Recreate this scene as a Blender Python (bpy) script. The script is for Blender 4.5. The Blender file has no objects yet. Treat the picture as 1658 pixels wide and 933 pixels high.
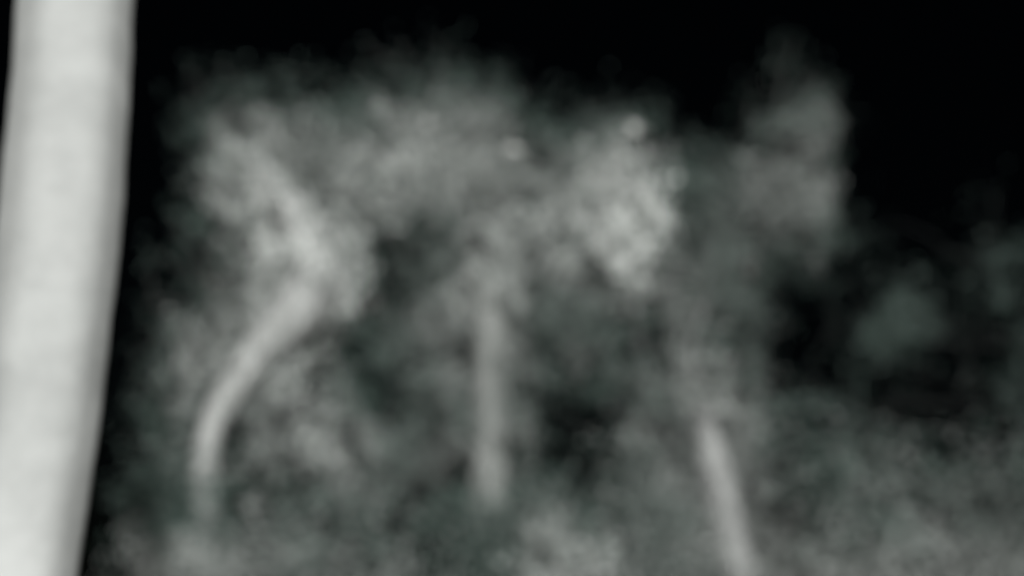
import bpy, math, random
import numpy as np
from mathutils import Vector

scene = bpy.context.scene
coll = scene.collection
PI = math.pi

# ------------------------------------------------------------------ camera
cam_data = bpy.data.cameras.new('camera')
cam = bpy.data.objects.new('camera', cam_data)
coll.objects.link(cam)
cam.location = (0.0, 0.0, 1.6)
cam.rotation_euler = (math.radians(90 + 15.3), 0.0, 0.0)
cam_data.sensor_width = 36.0
cam_data.lens = 36.0 * 2400.0 / 1658.0
cam_data.clip_end = 2000.0
cam_data.dof.use_dof = True            # hand-held night shot, lens left focused close by
cam_data.dof.focus_distance = 2.0
cam_data.dof.aperture_fstop = 1.4
scene.camera = cam

# ------------------------------------------------------------------ night sky and the one light
SUN_AZ = math.radians(12.0)             # to the right of the view direction, behind the camera
SUN_EL = math.radians(12.0)
world = bpy.data.worlds.new('World')
scene.world = world
world.use_nodes = True
wn = world.node_tree.nodes
wl = world.node_tree.links
wn.clear()
sky = wn.new('ShaderNodeTexSky')
sky.sky_type = 'NISHITA'
sky.sun_disc = False
sky.sun_elevation = SUN_EL
sky.sun_rotation = PI - SUN_AZ
bg = wn.new('ShaderNodeBackground')
bg.inputs['Strength'].default_value = 0.00005
wo = wn.new('ShaderNodeOutputWorld')
wl.new(sky.outputs[0], bg.inputs['Color'])
wl.new(bg.outputs[0], wo.inputs['Surface'])

sun_data = bpy.data.lights.new('sun', 'SUN')
sun_data.energy = 3.0
sun_data.angle = math.radians(3.0)
sun_data.color = (0.995, 1.0, 0.985)
sun = bpy.data.objects.new('sun', sun_data)
coll.objects.link(sun)
to_sun = Vector((math.sin(SUN_AZ) * math.cos(SUN_EL), -math.cos(SUN_AZ) * math.cos(SUN_EL), math.sin(SUN_EL)))
sun.rotation_euler = to_sun.to_track_quat('Z', 'Y').to_euler()

scene.view_settings.view_transform = 'Standard'
scene.view_settings.look = 'None'
scene.view_settings.gamma = 1.0
scene.view_settings.use_curve_mapping = False
scene.view_settings.exposure = 2.25
scene.render.engine = 'CYCLES'
scene.cycles.use_denoising = True
scene.cycles.max_bounces = 8
scene.render.film_transparent = False

# ------------------------------------------------------------------ helpers
def tag(o, label=None, cat=None, group=None, kind=None):
    if label: o['label'] = label
    if cat: o['category'] = cat
    if group: o['group'] = group
    if kind: o['kind'] = kind
    return o

def link(name, me, mat, parent=None):
    o = bpy.data.objects.new(name, me)
    coll.objects.link(o)
    if mat: me.materials.append(mat)
    if parent: o.parent = parent
    return o

def mesh_from(verts, faces, smooth=True):
    me = bpy.data.meshes.new('mesh')
    me.from_pydata([tuple(v) for v in verts], [], faces)
    if smooth:
        me.polygons.foreach_set('use_smooth', [True] * len(me.polygons))
    me.update()
    return me

def tube(verts, faces, path, radii, sides=8, wobble=0.0, rng=None, cap=True):
    path = [Vector(p) for p in path]
    n0 = len(verts)
    n = len(path)
    for i, p in enumerate(path):
        d = (path[min(i + 1, n - 1)] - path[max(i - 1, 0)]).normalized()
        ref = Vector((0, 1, 0)) if abs(d.y) < 0.9 else Vector((1, 0, 0))
        u = d.cross(ref).normalized()
        w = u.cross(d).normalized()
        for k in range(sides):
            a = 2 * PI * k / sides
            r = radii[i] * (1 + (rng.uniform(-wobble, wobble) if rng else 0))
            verts.append(p + u * math.cos(a) * r + w * math.sin(a) * r)
    for i in range(n - 1):
        for k in range(sides):
            a = n0 + i * sides + k
            b = n0 + i * sides + (k + 1) % sides
            faces.append((a, b, b + sides, a + sides))
    if cap:
        faces.append(tuple(n0 + k for k in range(sides))[::-1])
        faces.append(tuple(n0 + (n - 1) * sides + k for k in range(sides)))

def bend(a, b, rng, amt, n=5):
    a, b = Vector(a), Vector(b)
    L = (b - a).length
    off = Vector((rng.uniform(-1, 1), rng.uniform(-1, 1), rng.uniform(-.2, .9))) * amt * L
    out = []
    for i in range(n + 1):
        t = i / n
        out.append(a.lerp(b, t) + off * (4 * t * (1 - t)) * .5
                   + Vector((rng.uniform(-1, 1), rng.uniform(-1, 1), rng.uniform(-1, 1))) * (.012 * L if 0 < i < n else 0))
    return out

# ------------------------------------------------------------------ materials
def new_mat(name):
    m = bpy.data.materials.new(name)
    m.use_nodes = True
    nt = m.node_tree
    nt.nodes.clear()
    out = nt.nodes.new('ShaderNodeOutputMaterial')
    return m, nt, nt.nodes, nt.links, out

def leaf_material(name, c_lo, c_hi, trans, trans_w):
    m, nt, N, Lk, out = new_mat(name)
    geo = N.new('ShaderNodeNewGeometry')
    ramp = N.new('ShaderNodeValToRGB')
    ramp.color_ramp.elements[0].color = (*c_lo, 1)
    ramp.color_ramp.elements[1].color = (*c_hi, 1)
    Lk.new(geo.outputs['Random Per Island'], ramp.inputs[0])
    pr = N.new('ShaderNodeBsdfPrincipled')
    pr.inputs['Roughness'].default_value = 0.62
    pr.inputs['Specular IOR Level'].default_value = 0.25
    Lk.new(ramp.outputs[0], pr.inputs['Base Color'])
    tr = N.new('ShaderNodeBsdfTranslucent')
    tr.inputs['Color'].default_value = (*trans, 1)
    mix = N.new('ShaderNodeMixShader')
    mix.inputs[0].default_value = trans_w
    Lk.new(pr.outputs[0], mix.inputs[1])
    Lk.new(tr.outputs[0], mix.inputs[2])
    Lk.new(mix.outputs[0], out.inputs['Surface'])
    return m

def bark_material(name, c1, c2, scale=6.0):
    m, nt, N, Lk, out = new_mat(name)
    tc = N.new('ShaderNodeTexCoord')
    mp = N.new('ShaderNodeMapping')
    mp.inputs['Scale'].default_value = (1, 1, .3)
    nz = N.new('ShaderNodeTexNoise')
    nz.inputs['Scale'].default_value = scale
    nz.inputs['Detail'].default_value = 8
    nz.inputs['Roughness'].default_value = .65
    ramp = N.new('ShaderNodeValToRGB')
    ramp.color_ramp.elements[0].position = .35
    ramp.color_ramp.elements[1].position = .65
    ramp.color_ramp.elements[0].color = (*c1, 1)
    ramp.color_ramp.elements[1].color = (*c2, 1)
    bp = N.new('ShaderNodeBump')
    bp.inputs['Strength'].default_value = .5
    bp.inputs['Distance'].default_value = .02
    pr = N.new('ShaderNodeBsdfPrincipled')
    pr.inputs['Roughness'].default_value = .85
    pr.inputs['Specular IOR Level'].default_value = .2
    Lk.new(tc.outputs['Object'], mp.inputs[0])
    Lk.new(mp.outputs[0], nz.inputs['Vector'])
    Lk.new(nz.outputs[0], ramp.inputs[0])
    Lk.new(nz.outputs[0], bp.inputs['Height'])
    Lk.new(ramp.outputs[0], pr.inputs['Base Color'])
    Lk.new(bp.outputs[0], pr.inputs['Normal'])
    Lk.new(pr.outputs[0], out.inputs['Surface'])
    return m

LEAF = [  # tones hold painted light and shade, from brightly lit to deep shade
    leaf_material('lit_leaf', (.33, .342, .33), (.45, .462, .447), (.20, .23, .19), .25),
    leaf_material('lit_pale_leaf', (.1978, .2081, .1995), (.2666, .2769, .2666), (.1204, .1462, .1204), .26),
    leaf_material('half_lit_leaf', (.108, .116, .1096), (.156, .164, .1576), (.064, .092, .072), .28),
    leaf_material('shade_dull_leaf', (.0515, .0647, .0585), (.0819, .0952, .0881), (.0367, .0624, .0491), .28),
    leaf_material('shade_dark_leaf', (.0179, .0296, .025), (.0406, .0562, .0491), (.0172, .039, .0296), .3),
]
BARK_PALE = bark_material('pale_bark', (.0546, .0554, .0542), (.0952, .0967, .0944))
BARK_LIGHT = bark_material('light_bark', (.085, .087, .084), (.145, .147, .143))
BARK_MID = bark_material('mid_bark', (.0422, .0449, .0422), (.0748, .0774, .0739))
BARK_GREY = bark_material('grey_bark', (.0342, .0357, .0334), (.0608, .0623, .0593))
BARK_DARK = bark_material('dark_bark', (.0091, .0106, .0099), (.0198, .0213, .0205))

def ground_material():
    m, nt, N, Lk, out = new_mat('night_grass')
    tc = N.new('ShaderNodeTexCoord')
    nz = N.new('ShaderNodeTexNoise')
    nz.inputs['Scale'].default_value = 1.7
    nz.inputs['Detail'].default_value = 10
    ramp = N.new('ShaderNodeValToRGB')
    ramp.color_ramp.elements[0].position = .35
    ramp.color_ramp.elements[1].position = .7
    ramp.color_ramp.elements[0].color = (.035, .045, .028, 1)
    ramp.color_ramp.elements[1].color = (.085, .095, .065, 1)
    bp = N.new('ShaderNodeBump')
    bp.inputs['Strength'].default_value = .6
    pr = N.new('ShaderNodeBsdfPrincipled')
    pr.inputs['Roughness'].default_value = .95
    Lk.new(tc.outputs['Object'], nz.inputs['Vector'])
    Lk.new(nz.outputs[0], ramp.inputs[0])
    Lk.new(nz.outputs[0], bp.inputs['Height'])
    Lk.new(ramp.outputs[0], pr.inputs['Base Color'])
    Lk.new(bp.outputs[0], pr.inputs['Normal'])
    Lk.new(pr.outputs[0], out.inputs['Surface'])
    return m

def post_material():
    m, nt, N, Lk, out = new_mat('weathered_pale_post')
    tc = N.new('ShaderNodeTexCoord')
    n1 = N.new('ShaderNodeTexNoise')
    n1.inputs['Scale'].default_value = 3.2
    n1.inputs['Detail'].default_value = 5
    n1.inputs['Roughness'].default_value = .6
    n2 = N.new('ShaderNodeTexNoise')
    n2.inputs['Scale'].default_value = 45
    n2.inputs['Detail'].default_value = 6
    mp = N.new('ShaderNodeMapping')
    mp.inputs['Scale'].default_value = (.35, .35, 1.0)
    n3 = N.new('ShaderNodeTexNoise')          # faint water-stain bands round the shaft
    n3.inputs['Scale'].default_value = 5.0
    n3.inputs['Detail'].default_value = 2
    Lk.new(tc.outputs['Object'], n1.inputs['Vector'])
    Lk.new(tc.outputs['Object'], n2.inputs['Vector'])
    Lk.new(tc.outputs['Object'], mp.inputs[0])
    Lk.new(mp.outputs[0], n3.inputs['Vector'])
    r1 = N.new('ShaderNodeValToRGB')
    r1.color_ramp.elements[0].position = .36
    r1.color_ramp.elements[1].position = .56
    r1.color_ramp.elements[0].color = (.126, .129, .1253, 1)
    r1.color_ramp.elements[1].color = (.154, .157, .1527, 1)
    Lk.new(n1.outputs[0], r1.inputs[0])
    r3 = N.new('ShaderNodeValToRGB')
    r3.color_ramp.elements[0].position = .40
    r3.color_ramp.elements[1].position = .55
    r3.color_ramp.elements[0].color = (.88, .88, .88, 1)
    r3.color_ramp.elements[1].color = (1, 1, 1, 1)
    Lk.new(n3.outputs[0], r3.inputs[0])
    mx = N.new('ShaderNodeMixRGB')
    mx.blend_type = 'MULTIPLY'
    mx.inputs[0].default_value = 1
    Lk.new(r1.outputs[0], mx.inputs[1])
    Lk.new(r3.outputs[0], mx.inputs[2])
    bp = N.new('ShaderNodeBump')
    bp.inputs['Strength'].default_value = .35
    bp.inputs['Distance'].default_value = .004
    Lk.new(n2.outputs[0], bp.inputs['Height'])
    pr = N.new('ShaderNodeBsdfPrincipled')
    pr.inputs['Roughness'].default_value = .8
    pr.inputs['Specular IOR Level'].default_value = .25
    Lk.new(mx.outputs[0], pr.inputs['Base Color'])
    Lk.new(bp.outputs[0], pr.inputs['Normal'])
    Lk.new(pr.outputs[0], out.inputs['Surface'])
    return m

# ------------------------------------------------------------------ ground
gv, gf = [], []
gs = [-1200, -300, -80, -40, -25, -15, -8, -4, 0, 4, 8, 15, 25, 40, 80, 300, 1200]
for j, y in enumerate(gs):
    for i, x in enumerate(gs):
        h = 0.05 * math.sin(x * .31 + 1) * math.cos(y * .27) if abs(x) < 60 and abs(y) < 60 else 0
        gv.append((x, y, h if (x, y) != (-8, 4) else 0))
for j in range(len(gs) - 1):
    for i in range(len(gs) - 1):
        a = j * len(gs) + i
        gf.append((a, a + 1, a + 1 + len(gs), a + len(gs)))
tag(link('ground', mesh_from(gv, gf), ground_material()), kind='structure')

# ------------------------------------------------------------------ foliage data: x, y, z, radius, leaf area, leaf tone carrying light and shade
CLUMPS = {
    'A': [
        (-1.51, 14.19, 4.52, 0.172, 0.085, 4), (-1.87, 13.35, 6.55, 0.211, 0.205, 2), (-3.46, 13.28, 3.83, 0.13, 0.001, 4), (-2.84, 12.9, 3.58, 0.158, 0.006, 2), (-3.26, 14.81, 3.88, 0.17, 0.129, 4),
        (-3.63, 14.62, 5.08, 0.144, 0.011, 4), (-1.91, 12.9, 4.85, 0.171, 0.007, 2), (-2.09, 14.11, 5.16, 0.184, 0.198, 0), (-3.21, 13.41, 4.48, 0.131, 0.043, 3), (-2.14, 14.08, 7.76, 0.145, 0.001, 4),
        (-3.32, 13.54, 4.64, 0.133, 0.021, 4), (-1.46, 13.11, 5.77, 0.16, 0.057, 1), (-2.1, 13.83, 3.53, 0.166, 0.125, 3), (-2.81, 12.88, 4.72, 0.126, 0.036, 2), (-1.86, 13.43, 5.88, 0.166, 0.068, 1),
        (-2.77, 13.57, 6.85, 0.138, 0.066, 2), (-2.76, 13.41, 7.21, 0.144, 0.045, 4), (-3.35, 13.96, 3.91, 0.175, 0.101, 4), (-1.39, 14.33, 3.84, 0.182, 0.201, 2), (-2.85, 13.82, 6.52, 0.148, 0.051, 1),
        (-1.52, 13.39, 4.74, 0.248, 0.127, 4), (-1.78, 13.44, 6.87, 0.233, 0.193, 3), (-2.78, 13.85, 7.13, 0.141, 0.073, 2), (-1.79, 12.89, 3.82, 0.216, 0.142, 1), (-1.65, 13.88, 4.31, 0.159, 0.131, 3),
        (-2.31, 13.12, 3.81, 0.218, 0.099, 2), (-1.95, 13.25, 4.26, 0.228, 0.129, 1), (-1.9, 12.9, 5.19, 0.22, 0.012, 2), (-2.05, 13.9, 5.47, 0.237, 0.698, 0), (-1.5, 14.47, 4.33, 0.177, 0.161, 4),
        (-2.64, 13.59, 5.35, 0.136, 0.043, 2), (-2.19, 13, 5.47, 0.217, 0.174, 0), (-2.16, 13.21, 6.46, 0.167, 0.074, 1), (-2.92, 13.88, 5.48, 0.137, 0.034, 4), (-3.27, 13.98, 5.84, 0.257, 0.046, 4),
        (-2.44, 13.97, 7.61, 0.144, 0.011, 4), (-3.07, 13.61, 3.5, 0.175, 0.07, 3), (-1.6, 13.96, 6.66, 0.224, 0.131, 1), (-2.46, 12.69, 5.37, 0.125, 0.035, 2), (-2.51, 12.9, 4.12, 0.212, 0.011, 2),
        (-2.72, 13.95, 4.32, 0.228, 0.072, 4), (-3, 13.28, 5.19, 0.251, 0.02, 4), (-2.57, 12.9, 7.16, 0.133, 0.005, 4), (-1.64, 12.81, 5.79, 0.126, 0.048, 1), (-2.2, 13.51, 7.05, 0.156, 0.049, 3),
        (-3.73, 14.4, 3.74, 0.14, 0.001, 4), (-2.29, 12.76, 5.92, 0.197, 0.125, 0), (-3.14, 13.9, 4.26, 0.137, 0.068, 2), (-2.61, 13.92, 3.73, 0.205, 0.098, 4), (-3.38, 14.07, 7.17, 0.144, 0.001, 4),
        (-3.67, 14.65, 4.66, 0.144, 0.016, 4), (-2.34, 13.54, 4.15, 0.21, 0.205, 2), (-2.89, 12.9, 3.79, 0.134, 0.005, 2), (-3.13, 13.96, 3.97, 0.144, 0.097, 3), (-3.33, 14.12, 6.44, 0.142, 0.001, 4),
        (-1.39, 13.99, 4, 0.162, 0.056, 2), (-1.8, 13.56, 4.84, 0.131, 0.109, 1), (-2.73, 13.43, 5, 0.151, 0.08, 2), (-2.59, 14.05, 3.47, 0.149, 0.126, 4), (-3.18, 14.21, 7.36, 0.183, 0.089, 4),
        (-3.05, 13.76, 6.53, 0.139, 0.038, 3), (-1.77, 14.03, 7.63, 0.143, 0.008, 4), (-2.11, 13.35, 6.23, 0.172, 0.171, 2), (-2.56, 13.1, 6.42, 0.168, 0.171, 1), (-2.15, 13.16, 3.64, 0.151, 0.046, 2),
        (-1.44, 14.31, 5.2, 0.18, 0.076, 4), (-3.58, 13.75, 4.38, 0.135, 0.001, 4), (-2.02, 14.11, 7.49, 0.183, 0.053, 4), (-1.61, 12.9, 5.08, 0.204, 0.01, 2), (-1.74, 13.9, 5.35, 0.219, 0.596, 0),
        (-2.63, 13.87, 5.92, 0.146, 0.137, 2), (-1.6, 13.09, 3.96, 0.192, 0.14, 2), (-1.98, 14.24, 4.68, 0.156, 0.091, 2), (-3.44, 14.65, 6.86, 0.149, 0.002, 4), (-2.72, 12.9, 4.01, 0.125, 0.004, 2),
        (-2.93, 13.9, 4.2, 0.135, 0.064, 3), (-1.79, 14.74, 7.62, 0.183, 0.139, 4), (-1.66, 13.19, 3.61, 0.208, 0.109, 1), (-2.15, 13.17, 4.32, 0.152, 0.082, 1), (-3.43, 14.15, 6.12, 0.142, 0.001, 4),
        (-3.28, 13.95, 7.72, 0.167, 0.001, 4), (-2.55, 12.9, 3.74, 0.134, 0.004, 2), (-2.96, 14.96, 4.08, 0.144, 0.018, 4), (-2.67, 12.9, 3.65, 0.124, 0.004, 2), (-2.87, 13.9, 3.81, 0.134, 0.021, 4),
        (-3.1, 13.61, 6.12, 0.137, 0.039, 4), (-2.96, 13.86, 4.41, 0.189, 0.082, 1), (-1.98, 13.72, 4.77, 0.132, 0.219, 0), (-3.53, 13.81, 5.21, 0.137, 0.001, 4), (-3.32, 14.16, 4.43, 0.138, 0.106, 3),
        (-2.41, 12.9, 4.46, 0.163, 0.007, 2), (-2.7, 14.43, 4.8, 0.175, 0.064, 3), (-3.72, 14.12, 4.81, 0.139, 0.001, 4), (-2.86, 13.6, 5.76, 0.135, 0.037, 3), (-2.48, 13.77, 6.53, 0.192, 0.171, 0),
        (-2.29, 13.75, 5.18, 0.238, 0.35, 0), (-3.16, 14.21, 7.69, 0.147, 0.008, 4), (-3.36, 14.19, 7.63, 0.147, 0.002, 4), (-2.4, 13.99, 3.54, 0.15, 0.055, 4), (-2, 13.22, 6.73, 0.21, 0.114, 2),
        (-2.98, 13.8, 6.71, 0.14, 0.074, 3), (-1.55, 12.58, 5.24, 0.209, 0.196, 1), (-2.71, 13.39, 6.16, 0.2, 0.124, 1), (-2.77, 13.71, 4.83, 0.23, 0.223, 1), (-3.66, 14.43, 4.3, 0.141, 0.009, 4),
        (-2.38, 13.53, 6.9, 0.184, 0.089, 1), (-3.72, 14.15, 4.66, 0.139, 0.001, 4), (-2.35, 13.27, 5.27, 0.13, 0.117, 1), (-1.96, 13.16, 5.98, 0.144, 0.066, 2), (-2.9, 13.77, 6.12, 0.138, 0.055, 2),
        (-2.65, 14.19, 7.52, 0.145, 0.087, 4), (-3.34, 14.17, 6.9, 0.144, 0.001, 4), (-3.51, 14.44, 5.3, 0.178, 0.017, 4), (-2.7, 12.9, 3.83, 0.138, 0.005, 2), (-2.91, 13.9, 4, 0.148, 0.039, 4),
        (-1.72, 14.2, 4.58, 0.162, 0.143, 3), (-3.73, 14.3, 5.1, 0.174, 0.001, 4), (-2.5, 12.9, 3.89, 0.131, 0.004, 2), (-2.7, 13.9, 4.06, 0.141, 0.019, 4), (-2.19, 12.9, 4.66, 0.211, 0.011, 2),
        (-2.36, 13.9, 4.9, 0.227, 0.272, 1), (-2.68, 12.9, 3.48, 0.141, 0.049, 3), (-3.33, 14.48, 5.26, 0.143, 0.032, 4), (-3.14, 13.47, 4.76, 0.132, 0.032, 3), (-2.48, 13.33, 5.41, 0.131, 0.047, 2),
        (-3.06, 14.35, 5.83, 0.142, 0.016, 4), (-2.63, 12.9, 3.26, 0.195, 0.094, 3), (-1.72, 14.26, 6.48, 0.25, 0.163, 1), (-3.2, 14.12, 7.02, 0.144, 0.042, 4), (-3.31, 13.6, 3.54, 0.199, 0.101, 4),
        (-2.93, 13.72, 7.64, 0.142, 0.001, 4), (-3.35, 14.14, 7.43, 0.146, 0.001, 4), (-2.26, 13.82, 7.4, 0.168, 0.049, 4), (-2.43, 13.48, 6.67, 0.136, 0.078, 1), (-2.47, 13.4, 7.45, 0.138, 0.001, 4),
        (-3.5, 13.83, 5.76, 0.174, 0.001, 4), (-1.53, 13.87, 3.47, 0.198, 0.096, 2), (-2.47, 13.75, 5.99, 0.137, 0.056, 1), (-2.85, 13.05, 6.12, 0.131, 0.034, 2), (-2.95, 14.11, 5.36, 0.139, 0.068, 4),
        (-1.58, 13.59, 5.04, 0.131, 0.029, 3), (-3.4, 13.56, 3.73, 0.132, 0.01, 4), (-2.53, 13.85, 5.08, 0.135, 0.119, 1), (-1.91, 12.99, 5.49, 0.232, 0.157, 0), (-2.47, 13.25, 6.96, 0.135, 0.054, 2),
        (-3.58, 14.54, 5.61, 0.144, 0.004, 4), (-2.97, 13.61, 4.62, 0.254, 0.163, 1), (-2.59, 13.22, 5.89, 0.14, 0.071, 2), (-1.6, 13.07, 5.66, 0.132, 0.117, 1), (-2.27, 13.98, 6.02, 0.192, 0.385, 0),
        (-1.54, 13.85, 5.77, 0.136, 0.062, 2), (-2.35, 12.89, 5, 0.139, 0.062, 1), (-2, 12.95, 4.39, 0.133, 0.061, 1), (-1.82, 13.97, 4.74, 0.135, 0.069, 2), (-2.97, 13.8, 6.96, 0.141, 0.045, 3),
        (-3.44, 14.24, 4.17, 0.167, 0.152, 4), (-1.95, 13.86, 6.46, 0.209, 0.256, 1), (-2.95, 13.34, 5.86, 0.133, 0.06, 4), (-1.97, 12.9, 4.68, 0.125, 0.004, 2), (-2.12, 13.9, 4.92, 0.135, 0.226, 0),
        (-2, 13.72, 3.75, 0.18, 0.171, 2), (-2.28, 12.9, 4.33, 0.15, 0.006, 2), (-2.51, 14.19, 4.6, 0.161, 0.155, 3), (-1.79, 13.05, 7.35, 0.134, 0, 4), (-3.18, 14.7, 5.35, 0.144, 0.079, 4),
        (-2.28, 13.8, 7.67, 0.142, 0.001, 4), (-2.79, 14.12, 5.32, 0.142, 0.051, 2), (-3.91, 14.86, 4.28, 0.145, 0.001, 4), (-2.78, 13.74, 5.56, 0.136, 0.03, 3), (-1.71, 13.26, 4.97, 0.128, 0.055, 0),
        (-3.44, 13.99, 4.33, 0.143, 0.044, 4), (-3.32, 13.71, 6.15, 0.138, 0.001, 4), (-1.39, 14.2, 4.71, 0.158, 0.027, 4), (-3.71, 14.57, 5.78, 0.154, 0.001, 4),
    ],
    'B': [
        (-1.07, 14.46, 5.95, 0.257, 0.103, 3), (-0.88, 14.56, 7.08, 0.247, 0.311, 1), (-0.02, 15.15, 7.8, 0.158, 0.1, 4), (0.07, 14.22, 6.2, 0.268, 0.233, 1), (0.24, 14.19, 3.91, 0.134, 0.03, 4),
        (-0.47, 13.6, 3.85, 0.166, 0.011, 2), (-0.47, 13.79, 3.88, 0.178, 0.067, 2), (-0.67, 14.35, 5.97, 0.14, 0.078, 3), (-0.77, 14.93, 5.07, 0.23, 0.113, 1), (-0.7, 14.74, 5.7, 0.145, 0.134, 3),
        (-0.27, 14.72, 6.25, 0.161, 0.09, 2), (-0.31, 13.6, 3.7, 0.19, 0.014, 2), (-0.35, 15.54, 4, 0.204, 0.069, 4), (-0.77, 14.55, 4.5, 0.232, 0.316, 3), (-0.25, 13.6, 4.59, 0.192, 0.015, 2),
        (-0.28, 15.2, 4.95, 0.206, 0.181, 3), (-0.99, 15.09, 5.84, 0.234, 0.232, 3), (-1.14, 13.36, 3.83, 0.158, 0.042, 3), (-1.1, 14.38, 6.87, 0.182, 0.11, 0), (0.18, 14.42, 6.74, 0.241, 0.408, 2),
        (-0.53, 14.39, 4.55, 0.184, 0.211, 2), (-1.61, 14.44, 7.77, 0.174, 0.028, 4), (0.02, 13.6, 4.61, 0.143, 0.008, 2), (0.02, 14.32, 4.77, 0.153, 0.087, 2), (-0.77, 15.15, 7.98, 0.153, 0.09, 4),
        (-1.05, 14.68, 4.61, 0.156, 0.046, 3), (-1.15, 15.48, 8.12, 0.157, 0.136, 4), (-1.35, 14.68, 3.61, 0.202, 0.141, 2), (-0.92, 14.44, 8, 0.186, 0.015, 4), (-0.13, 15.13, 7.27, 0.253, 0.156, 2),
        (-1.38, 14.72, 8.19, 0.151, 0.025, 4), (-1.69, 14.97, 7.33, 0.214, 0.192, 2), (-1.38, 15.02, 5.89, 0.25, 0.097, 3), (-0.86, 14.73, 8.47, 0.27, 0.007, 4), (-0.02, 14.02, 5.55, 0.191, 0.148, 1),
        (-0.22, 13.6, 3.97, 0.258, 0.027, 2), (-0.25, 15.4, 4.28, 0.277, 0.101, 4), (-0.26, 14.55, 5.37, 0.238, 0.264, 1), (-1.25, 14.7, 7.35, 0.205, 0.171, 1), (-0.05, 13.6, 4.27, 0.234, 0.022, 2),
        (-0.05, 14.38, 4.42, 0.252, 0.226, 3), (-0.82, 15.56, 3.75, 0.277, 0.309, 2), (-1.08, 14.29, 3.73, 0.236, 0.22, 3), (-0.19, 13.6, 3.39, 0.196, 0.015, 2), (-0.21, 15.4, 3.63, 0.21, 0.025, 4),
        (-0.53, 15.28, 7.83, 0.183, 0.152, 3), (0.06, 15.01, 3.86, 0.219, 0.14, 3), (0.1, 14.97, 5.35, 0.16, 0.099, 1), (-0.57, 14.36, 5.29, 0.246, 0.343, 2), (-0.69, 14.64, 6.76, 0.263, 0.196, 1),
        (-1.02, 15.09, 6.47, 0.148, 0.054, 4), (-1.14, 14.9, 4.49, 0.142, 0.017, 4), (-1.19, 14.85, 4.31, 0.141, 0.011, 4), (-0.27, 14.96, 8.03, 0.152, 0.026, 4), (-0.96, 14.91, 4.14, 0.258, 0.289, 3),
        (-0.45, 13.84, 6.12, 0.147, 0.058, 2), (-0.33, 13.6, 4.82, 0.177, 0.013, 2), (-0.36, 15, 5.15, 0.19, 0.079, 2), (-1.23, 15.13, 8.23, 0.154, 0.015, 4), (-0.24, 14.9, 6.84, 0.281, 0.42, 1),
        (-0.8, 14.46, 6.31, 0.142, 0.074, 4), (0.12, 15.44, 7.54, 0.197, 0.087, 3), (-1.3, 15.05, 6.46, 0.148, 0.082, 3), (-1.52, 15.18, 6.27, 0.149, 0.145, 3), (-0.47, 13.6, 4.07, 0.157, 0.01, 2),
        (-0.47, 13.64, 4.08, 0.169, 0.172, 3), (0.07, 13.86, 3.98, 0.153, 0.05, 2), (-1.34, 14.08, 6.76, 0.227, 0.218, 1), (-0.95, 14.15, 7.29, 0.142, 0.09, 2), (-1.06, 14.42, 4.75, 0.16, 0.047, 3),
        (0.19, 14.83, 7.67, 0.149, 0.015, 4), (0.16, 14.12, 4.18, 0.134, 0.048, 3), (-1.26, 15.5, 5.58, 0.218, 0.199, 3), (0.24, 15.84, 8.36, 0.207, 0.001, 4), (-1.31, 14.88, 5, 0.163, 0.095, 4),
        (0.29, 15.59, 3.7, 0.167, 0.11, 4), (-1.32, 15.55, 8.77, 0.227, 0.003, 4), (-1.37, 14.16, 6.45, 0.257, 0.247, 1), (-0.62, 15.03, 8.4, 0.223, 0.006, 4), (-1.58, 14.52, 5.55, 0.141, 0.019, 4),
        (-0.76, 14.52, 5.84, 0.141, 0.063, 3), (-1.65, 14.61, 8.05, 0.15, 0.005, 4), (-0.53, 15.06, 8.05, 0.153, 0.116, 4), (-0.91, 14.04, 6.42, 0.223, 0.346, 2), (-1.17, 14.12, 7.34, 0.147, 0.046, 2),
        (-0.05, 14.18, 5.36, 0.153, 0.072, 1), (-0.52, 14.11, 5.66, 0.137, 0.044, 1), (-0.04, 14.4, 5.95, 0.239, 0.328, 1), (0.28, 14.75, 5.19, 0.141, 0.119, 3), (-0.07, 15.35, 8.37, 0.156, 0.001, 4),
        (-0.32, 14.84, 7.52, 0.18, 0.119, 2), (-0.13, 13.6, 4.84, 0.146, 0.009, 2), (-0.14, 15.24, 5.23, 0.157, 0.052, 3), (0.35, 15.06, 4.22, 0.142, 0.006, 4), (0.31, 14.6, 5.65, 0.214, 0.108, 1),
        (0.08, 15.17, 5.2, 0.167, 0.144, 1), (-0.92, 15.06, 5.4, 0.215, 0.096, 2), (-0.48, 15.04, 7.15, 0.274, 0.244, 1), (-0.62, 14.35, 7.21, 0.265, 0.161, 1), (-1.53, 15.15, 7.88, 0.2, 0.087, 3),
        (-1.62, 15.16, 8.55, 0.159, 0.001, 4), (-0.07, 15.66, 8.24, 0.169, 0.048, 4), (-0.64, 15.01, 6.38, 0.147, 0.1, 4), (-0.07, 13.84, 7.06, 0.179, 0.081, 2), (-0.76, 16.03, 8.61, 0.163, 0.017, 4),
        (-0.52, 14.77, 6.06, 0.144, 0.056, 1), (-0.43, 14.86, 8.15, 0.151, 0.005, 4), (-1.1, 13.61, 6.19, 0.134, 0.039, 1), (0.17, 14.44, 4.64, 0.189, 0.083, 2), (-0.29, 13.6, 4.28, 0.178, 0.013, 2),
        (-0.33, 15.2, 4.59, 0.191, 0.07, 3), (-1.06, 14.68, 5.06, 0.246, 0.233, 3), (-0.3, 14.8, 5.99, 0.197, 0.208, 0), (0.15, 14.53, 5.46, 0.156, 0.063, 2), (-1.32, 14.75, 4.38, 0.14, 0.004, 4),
        (-1.45, 14.66, 6.35, 0.157, 0.109, 2), (-0.78, 14.78, 7.59, 0.149, 0.086, 3), (-0.24, 14.93, 7.78, 0.183, 0.077, 3), (-1.56, 14.2, 7.25, 0.155, 0.136, 3), (-0.47, 14.37, 5.54, 0.174, 0.112, 0),
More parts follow.
